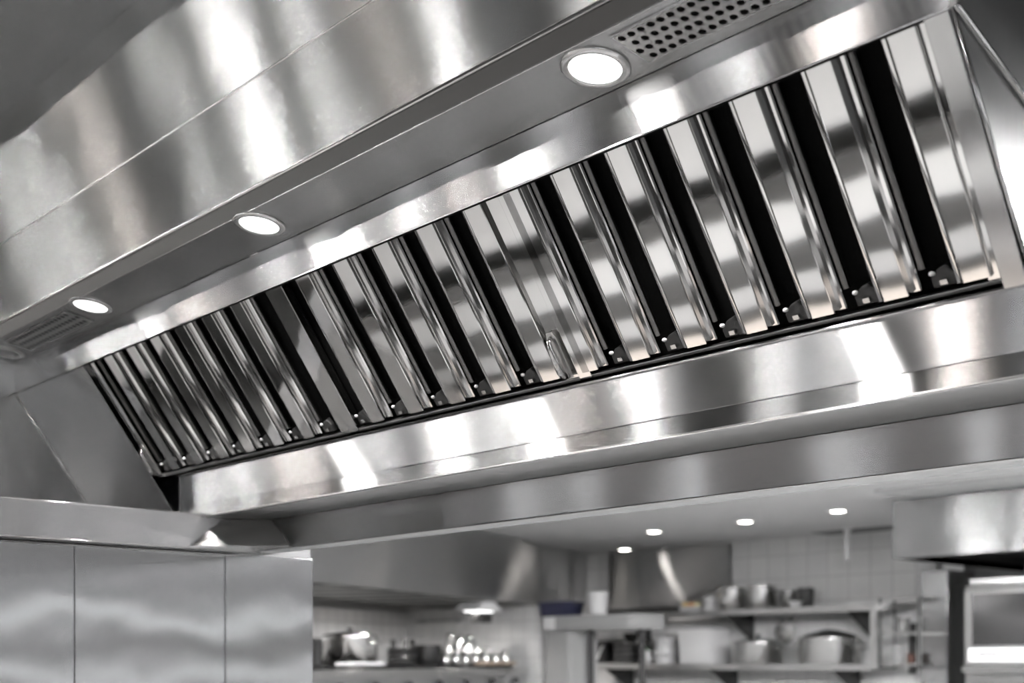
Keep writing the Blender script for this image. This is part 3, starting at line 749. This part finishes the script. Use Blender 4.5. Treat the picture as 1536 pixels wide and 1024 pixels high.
# lower shelf
c, W, H = Lw(905, 44, 34); bin_(c, W, .3, H, 'black tilted-front bin on the lower shelf left end', BLACK, 'storage_bin', cat='bin')
c, W, H = Lw(913, 22, 10); e = item('paper_sheet', c+Vector((0, -.2, 0)), 'white sheet of paper leaning on the black bin', 'paper')
bm = bmesh.new(); prism(bm, [(-.03, 0), (.0, 0), (.12, .2), (.09, .2)], -.005, 0, 'Y'); link('sheet', bm, WHITE, e)
for k in range(4):
    c, W, H = Lw(947, 34, 9); e = item('slotted_crate', c+Vector((0, 0, k*.058)), 'black slotted crate on the lower shelf, %s of four stacked' % ('bottom', 'second from bottom', 'third from bottom', 'top')[k], 'crate', 'stacked slotted crates')
    bm = bmesh.new(); box(bm, -W/2, W/2, -.14, .14, 0, .048); link('crate_body', bm, BLACK, e, .004)
    bm = bmesh.new(); box(bm, -W/2-.003, W/2+.003, -.146, -.14, .034, .046); link('pale_rim', bm, GREYP, e, .002)
for i, (x, y0) in enumerate(((970, 0), (974, 0))):
    c, W, H = Lw(x, 11, 24, YS-.14+i*.12); e = item('bottle', c, ['green topped small bottle beside the crates, front one', 'green topped small bottle beside the crates, rear one'][i], 'bottle', 'small bottles by the crates')
    bm = bmesh.new(); lathe(bm, [(0, 0), (W*.5, 0), (W*.5, H*.6), (W*.2, H*.78), (W*.2, H*.88), (0, H*.88)], 20); link('bottle_body', bm, CREAM, e, smooth=True)
    bm = bmesh.new(); lathe(bm, [(W*.24, H*.86), (W*.24, H), (0, H)], 16); link('cap', bm, GREEN, e, smooth=True)
c, W, H = Lw(998, 36, 19)
tub(c, W/2, H, 'white tub at the bottom of the pair left of the big white bucket', WHITE, WHITE, group='stacked white tubs')
tub(c+Vector((0, 0, H+.012)), W/2*.95, H*.9, 'white tub stacked on top of another, left of the big white bucket', CREAM, WHITE, group='stacked white tubs')
c, W, H = Lw(1055, 58, 52); bin_(c, W, .34, H, 'large white square bucket on the lower shelf', WHITE, 'square_bucket', lid=GREYP, cat='bucket')
c, W, H = Lw(1137, 76, 33); pot(c, W/2, H, 'low silver pot with pale lid right of the white bucket', lid=True, rot=0)
c, W, H = Lw(1245, 96, 40, SY+.19); pot(c, W/2*.96, H, 'widest shiny pot at the right end of the lower shelf', lid=False, rot=.3)
bm = bmesh.new(); lathe(bm, [(0, .06), (W*.12, .05), (W*.35, .015), (W*.42, 0), (W*.43, .008), (W*.34, .03), (W*.1, .07), (0, .075)], 36)
o = link('pan_lid', bm, BLACK, None, smooth=True); o.location = c+Vector((0, 0, H*1.02)); tag(o, 'dark domed lid lying on the widest pot', 'lid')
p, s = at_y(1180, SY+.44)
e = item('hanging_ladle', (p.x, SY+.44, hz(948, s)), 'round steel skimmer hanging under the upper shelf', 'skimmer')
bm = bmesh.new(); lathe(bm, [(0, 0), (.10, .012), (.115, .03), (.11, .032), (0, .012)], 28, M=Matrix.Rotation(PI/2, 4, 'X')); link('disc', bm, S_POT, e, smooth=True)
bm = bmesh.new(); tube(bm, [(0, 0, .11), (0, 0, ZU-.05-hz(948, s))], .006); link('handle', bm, S_POT, e, smooth=True)
# wire rack at the right end of the shelves
p, s = at_y(1339, SY); e = item('wire_rack', (p.x+.04, SY+.14, ZL-.03), 'dark wire rack cage right of the wall shelf post', 'rack')
w = .19
for sx in (-w, w):
    bm = bmesh.new()
    tube(bm, [(sx, -.1, 0), (sx, -.1, .62), (sx, .14, .62), (sx, .14, 0), (sx, -.1, .0)], .012, 8); link('side_frame', bm, CHAR, e)
for z in (.02, .3, .60):
    bm = bmesh.new()
    box(bm, -w, w, -.1, -.09, z, z+.02); box(bm, -w, w, .13, .14, z, z+.02)
    for i in range(9): box(bm, -w+i*w/4-.003, -w+i*w/4+.003, -.1, .14, z+.008, z+.014)
    link('wire_shelf', bm, S_SIDE, e)
for i, (dx_, dz_, rr, hh, mt) in enumerate(((-.08, .035, .05, .16, GREYP), (.05, .035, .04, .09, plain('red_label_jar', (.10, .05, .04), .4)), (-.02, .32, .06, .12, S_POT))):
    tub((p.x+.04+dx_, SY+.15, ZL-.03+dz_+.005), rr, hh, ['pale jar low in the wire rack', 'reddish jar low in the wire rack', 'steel beaker on the middle level of the wire rack'][i], mt, name='jar', group='jars in the wire rack', cat='jar')
p, s = at_y(1366, YB-.06); e = item('knife_strip', (p.x, YB-.03, hz(1010, s)), 'narrow black upright strip on the white tiles right of the rack', 'strip')
bm = bmesh.new(); box(bm, -.025, .025, -.03, .028, 0, .46); link('strip_body', bm, BLACK, e, .004)
bm = bmesh.new(); box(bm, -.012, .012, -.036, -.03, .03, .43); link('magnet_bar', bm, CHAR, e, .001)

# ---- far right: extraction canopy, column, combi oven
YR = 8.4
p, s = at_y(1339, YR); XR0 = p.x; ZH = hz(838, s); ZT = hz(752, s)
e = item('far_canopy_hood', (XR0+1.4, YR+1, ZH), 'boxy steel canopy hood over the oven at the far right', 'exhaust hood')
def ebox(nm, x0, x1, y0, y1, z0, z1, mat, bv=.003):
    bm = bmesh.new(); box(bm, x0-e.location.x, x1-e.location.x, y0-e.location.y, y1-e.location.y, z0-e.location.z, z1-e.location.z); return link(nm, bm, mat, e, bv)
S_CAN = steel('canopy_steel', .45, .22, .75, (1,0,0), .08)
ebox('front_panel', XR0, XR0+3, YR, YR+.02, ZH, ZT, S_CAN)
ebox('side_panel', XR0, XR0+.02, YR+.02, YR+2.1, ZH, ZT, S_CAN)
ebox('back_panel', XR0+.02, XR0+3, YR+2.05, YR+2.08, ZH, ZT, S_BG)
ebox('inner_lining', XR0+.02, XR0+3, YR+.02, YR+2.05, ZH+.05, ZH+.08, DARK)
p, s = at_y(1311, 7.95)
bm = bmesh.new(); box(bm, p.x, 3, 7.95, YB, ZT+.01, BC-.001); struct('trim_2', bm, plain('bulkhead_paint', .34, .6))
c0, _ = at_y(1402, YB-.02); c1, _ = at_y(1441, YB-.02)
e = item('steel_column', ((c0.x+c1.x)/2, YB, 0), 'brushed steel corner column between the white tiles and the oven', 'column')
bm = bmesh.new(); w = (c1.x-c0.x)/2; box(bm, -w, w, -.25, .24, .02, ZH+.04); link('column_casing', bm, steel('column_steel', .42, .25, .5, (0,0,1), .15), e, .004)
bm = bmesh.new(); box(bm, -w-.004, w+.004, -.258, -.25, hz(955, 12), hz(951, 12)); link('joint_strip', bm, S_EDGE, e, .001)
YO = 9.2; p, s = at_y(1447, YO); OX = p.x
e = item('combi_oven', (OX+.5, YO+.4, 0), 'large steel combi oven with dark glass door at the far right', 'oven')
def zz(y): return hz(y, s)
ebox('oven_casing', OX, OX+1.3, YO, YO+.85, .82, zz(878), polished('oven_steel', .3, .3), .01)
ebox('door_frame', OX+.02, OX+1.1, YO-.05, YO, zz(1000), zz(885), polished('oven_frame_steel', .35, .3), .008)
ebox('door_glass', OX+.09, OX+1.02, YO-.056, YO-.05, zz(968), zz(892), GLASSD, .004)
ebox('white_panel', OX+.06, OX+1.06, YO-.058, YO-.05, zz(992), zz(972), WHITE, .003)
ebox('door_handle', OX+.03, OX+1.1, YO-.11, YO-.07, zz(1008), zz(999), S_POT, .008)
ebox('name_plate', OX+.14, OX+.3, YO-.062, YO-.058, zz(983), zz(979), CHAR, .001)
ebox('top_vent', OX+.05, OX+1.2, YO-.02, YO+.6, zz(878), zz(868), S_EDGE, .006)
for i in range(4): ebox('leg', OX+.05+(i % 2)*1.1, OX+.11+(i % 2)*1.1, YO+.05+(i//2)*.7, YO+.11+(i//2)*.7, .0, .82, S_SIDE, .003)

# ---- pass counter in the middle: box unit, thick shelf, blue crate, white bucket
YM = 8.9
p, s = at_y(836, YM)
e = item('steel_cabinet', (p.x, YM+.2, 0), 'plain grey boxy steel cabinet left of the dark alcove', 'cabinet')
w = 26*s/FPX
bm = bmesh.new(); box(bm, -w, w, -.2, .2, .1, hz(946, s)); link('cabinet_body', bm, GREYP, e, .008)
bm = bmesh.new(); box(bm, -w+.02, w-.02, -.215, -.2, .5, hz(950, s)); link('door', bm, GREYP, e, .005)
for sx in (-1, 1):
    for sy in (-1, 1):
        bm = bmesh.new(); box(bm, sx*(w-.05)-.02, sx*(w-.05)+.02, sy*.15-.02, sy*.15+.02, 0, .1); link('leg', bm, S_SIDE, e)
pa, s1 = at_y(816, YM-.05); pb, s2 = at_y(944, YM-.05)
zt = hz(924, s1); zb_ = hz(946, s1)
e = item('pass_shelf', ((pa.x+pb.x)/2, YM+.2, zb_), 'thick grey pass shelf carrying the blue crate and white bucket', 'shelf')
w = (pb.x-pa.x)/2
bm = bmesh.new(); box(bm, -w, w, -.25, .25, .004, zt-zb_); link('shelf_body', bm, GREYP, e, .01)
bm = bmesh.new(); box(bm, -w, -w+.16, -.256, -.25, .01, zt-zb_-.01); link('white_ticket_holder', bm, WHITE, e, .002)
for sx in (-1, 1):
    lx_ = w-.06 if sx > 0 else -w+.42
    bm = bmesh.new(); box(bm, lx_-.025, lx_+.025, -.02, .02, -zb_, .004); link('leg', bm, CHAR, e, .002)
p, W, H = px_item(842, YM+.1, 52, 21); bin_((p.x, YM+.1, zt), W, .3, H, 'dark blue plastic crate on the pass shelf', NAVY, 'plastic_crate', cat='crate', lid=None)
p, W, H = px_item(860, YM+.0, 9, 9); tub((p.x, YM-.12, zt), W/2, H*2.6, 'small steel beaker behind the blue crate', S_POT, name='beaker', cat='beaker').location.y = YM+.2+.12
p, W, H = px_item(897, YM+.1, 30, 32); tub((p.x, YM+.1, zt), W/2, H, 'white round bucket on the pass shelf right of the blue crate', WHITE, WHITE, name='round_bucket', cat='bucket')
p, s = at_y(886, SY+.3); w = 18*s/FPX
e = item('white_board', (p.x, SY+.46, ZL), 'white cutting board standing upright below the pass shelf', 'cutting board')
bm = bmesh.new(); box(bm, -w, w, -.012, .012, 0, .36); link('board', bm, WHITE, e, .006)
# fittings of the alcove: serving tap-like steel machine right of the pass shelf
p, s = at_y(947, YS)
bowl((p.x, YS, ZL), .09, .10, 'shiny round steel bowl under the upper shelf end', S_POT).location = (p.x, YS, ZL+4*.058)

# ---- stove line below the angled hood
CT = EYE-.075
st = empty('cooking_range', o_, (0, 0, AN)); tag(st, 'long steel cooking range under the angled far hood', 'range')
bm = bmesh.new(); box(bm, .3, 6.9, .1, 1.1, CT-.06, CT); link('range_top', bm, S_SHELF, st, .006)
bm = bmesh.new(); box(bm, .32, 6.88, .14, 1.08, .12, CT-.06); link('range_body', bm, S_BGL, st, .006)
bm = bmesh.new(); box(bm, .3, 6.9, .085, .1, CT-.05, CT-.035); link('towel_rail', bm, S_EDGE, st, .003)
for i in range(10):
    bm = bmesh.new(); lathe(bm, [(0, 0), (.028, 0), (.028, .03), (.02, .04), (0, .04)], 18, M=Matrix.Translation((.7+i*.56, .14, CT-.13))@Matrix.Rotation(PI/2, 4, 'X')); link('knob', bm, BLACK, st)
for sx in (.4, 6.2):
    for sy in (.2, 1.0):
        bm = bmesh.new(); box(bm, sx-.03, sx+.03, sy-.03, sy+.03, 0, .12); link('leg', bm, CHAR, st)
bm = bmesh.new()
for i in range(5):
    for j in range(4): box(bm, .6+i*1.12, 1.4+i*1.12, .22+j*.22, .25+j*.22, CT+.012, CT+.03)
    for j in range(4): box(bm, .65+i*1.12+j*.22, .68+i*1.12+j*.22, .2, .95, CT, CT+.03)
link('pan_grates', bm, BLACK, st)
GZ = CT+.03
def on_range(x, v):
    """point on the range top seen in pixel column x, v metres back from the hood face line"""
    a = (x-CX)/FPX
    # face line lat = -.178+.449(z-12.1), shifted left by v/cos
    sh = v*math.sqrt(1+.449**2)
    z = (-.178-.449*12.1-sh)/(a-.449)
    c = at_d(x, z, GZ); return c, z
def rp(x, v, w, h): c, z = on_range(x, v); return c, w*z/FPX, h*z/FPX
c, W, H = rp(525, .55, 82, 44); pot(c, W/2, H, 'biggest shiny stock pot on the far left of the range', lid=True, rot=.4)
c, W, H = rp(474, .50, 22, 42); tub(c, W/2, H, 'black canister partly hidden behind the steel wall edge', BLACK, name='black_canister', cat='canister')
for k in range(4):
    c, W, H = rp(603, .55, 48, 10)
    bm = bmesh.new(); lathe(bm, [(0, 0), (W*.42, 0), (W*.5, .034), (W*.53, .036), (W*.48, .030), (W*.4, .006), (0, .006)], 30)
    o = link('sizzle_pan', bm, S_POT if k % 2 else CHAR, None, smooth=True); o.location = c+Vector((0, 0, k*.040)); tag(o, '%s shallow pan of the stack right of the big pot' % ('bottom', 'second', 'third', 'topmost')[k], 'pan', 'stacked shallow pans')
for i in range(3):
    c, W, H = rp((590, 606, 618)[i], .62, 9, 16)
    tub(c+Vector((0, 0, 4*.040)), W/2, H*.8, ['leftmost', 'middle', 'right'][i]+' small steel cup on the stack of shallow pans', S_POT if i else CHAR, name='steel_cup', group='steel cups on the pans', cat='cup')
c, W, H = rp(641, .45, 42, 30); pot(c, W/2, H, 'matt black cooking pot in the middle of the range', lid=False, mat=BLACK, name='black_pot')
random.seed(11)
k = 0
names = ['far left', 'left', 'inner left', 'middle', 'inner right', 'right', 'far right']
for row, (v, hh) in enumerate(((.35, 20), (.60, 30), (.85, 42))):
    rowname = ('front row', 'middle row', 'back row')[row]
    for i in range(7):
        x = 668+i*15+row*4; c, W, H = rp(x, v, 14+random.random()*5, hh*(.85+.3*random.random()))
        m = (S_POT, S_EDGE, GLASS, S_POT, WHITE, S_FILM)[(i*2+row*3+k) % 6]; k += 1
        e = item('ladle_pot' if (i+row) % 2 else 'glass_jar', c, '%s shiny small vessel in the %s on the right part of the range' % (names[i], rowname), 'jar', 'small shiny vessels on the range')
        bm = bmesh.new(); r = W/2
        lathe(bm, [(0, 0), (r*.9, 0), (r, .01), (r, H*.7), (r*.75, H*.82), (r*.75, H*.9), (r*.7, H*.9), (r*.7, H*.8), (r*.9, H*.68), (r*.9, .015), (0, .012)], 22); link('vessel_body', bm, m, e, smooth=True)
        bm = bmesh.new(); lathe(bm, [(r*.8, H*.88), (r*.8, H*.97), (r*.2, H*1.0), (0, H)], 20); link('lid', bm, S_POT if row != 1 else S_EDGE, e, smooth=True)
c, W, H = rp(600, .02, 50, 8)
e = item('white_cloth', c+Vector((0, 0, 0)), 'folded white cloth on the front edge of the range', 'cloth', rot=AN)
c2 = LM@Vector((2.9, .25, GZ)); e.location = c2
bm = bmesh.new(); box(bm, -.26, .26, -.08, .08, 0, .03); link('folded_cloth', bm, WHITE, e, .012)
c2 = LM@Vector((5.4, .19, GZ)); e = item('chopping_board', c2, 'pale wooden chopping board at the right end of the range', 'cutting board', rot=AN)
bm = bmesh.new(); box(bm, -.35, .35, -.07, .07, 0, .03); link('board', bm, WOOD, e, .006)
# rail with utensils on the partition wall
p1, s1 = at_y(622, 8.86); p2, s2 = at_y(690, 8.86)
e = item('utensil_rail', ((p1.x+p2.x)/2, 8.88, hz(932, s1)), 'thin grey rail on the tiled wall above the shiny vessels', 'rail')
w = (p2.x-p1.x)/2; bm = bmesh.new(); tube(bm, [(-w, 0, 0), (w, 0, 0)], .014); link('rail', bm, GREYP, e, smooth=True)
for sx in (-1, 1):
    bm = bmesh.new(); box(bm, sx*(w-.1)-.02, sx*(w-.1)+.02, 0, .05, -.02, .02); link('bracket', bm, GREYP, e, .002)

# ------------------------------------------------------------------ light, camera
w = bpy.data.worlds.new('world'); bpy.context.scene.world = w; w.use_nodes = True
w.node_tree.nodes['Background'].inputs[0].default_value = (1, 1, 1, 1)
w.node_tree.nodes['Background'].inputs[1].default_value = .3
def area(name, loc, sx, sy, power, rot=(0,0,0), col=(1,1,1)):
    l = bpy.data.lights.new(name, 'AREA'); l.shape = 'RECTANGLE'; l.size = sx; l.size_y = sy; l.energy = power; l.color = col
    o = bpy.data.objects.new(name, l); C.objects.link(o); o.location = loc; o.rotation_euler = rot; return o
for x, w_ in ((-7.9,.3), (-6.75,.09), (-6.05,.07), (-3.9,.3), (-2.9,.3), (-1.9,.3), (-.9,.3), (.2,.3)):  # added unseen lamps behind the hood, for far light and canopy streaks
    if x > -8: added_square_lamp(x, 3.9, w_, .9, BC, FAR_FILL, 'added far kitchen lamp, unseen just behind the hood', 'added lamps behind the hood')
cam = bpy.data.cameras.new('camera'); co = bpy.data.objects.new('camera', cam); C.objects.link(co)
co.location = (0, 0, EYE); co.rotation_euler = (PI/2, 0, TH)
cam.sensor_width = 36; cam.lens = FPX/1536*36; cam.shift_y = (HY-512)/1536; cam.clip_start = .02
cam.dof.use_dof = True; cam.dof.focus_distance = 2.5; cam.dof.aperture_fstop = 3.1
sc = bpy.context.scene; sc.camera = co
sc.view_settings.view_transform = 'Standard'; sc.view_settings.look = 'None'; sc.view_settings.gamma = 1; sc.view_settings.exposure = -.55
sc.view_settings.use_curve_mapping = False
sc.cycles.max_bounces = 10; sc.cycles.glossy_bounces = 8; sc.cycles.caustics_reflective = False; sc.cycles.caustics_refractive = False
sc.cycles.use_denoising = True; sc.cycles.denoising_input_passes = 'RGB_ALBEDO'
sc.cycles.sample_clamp_indirect = 6
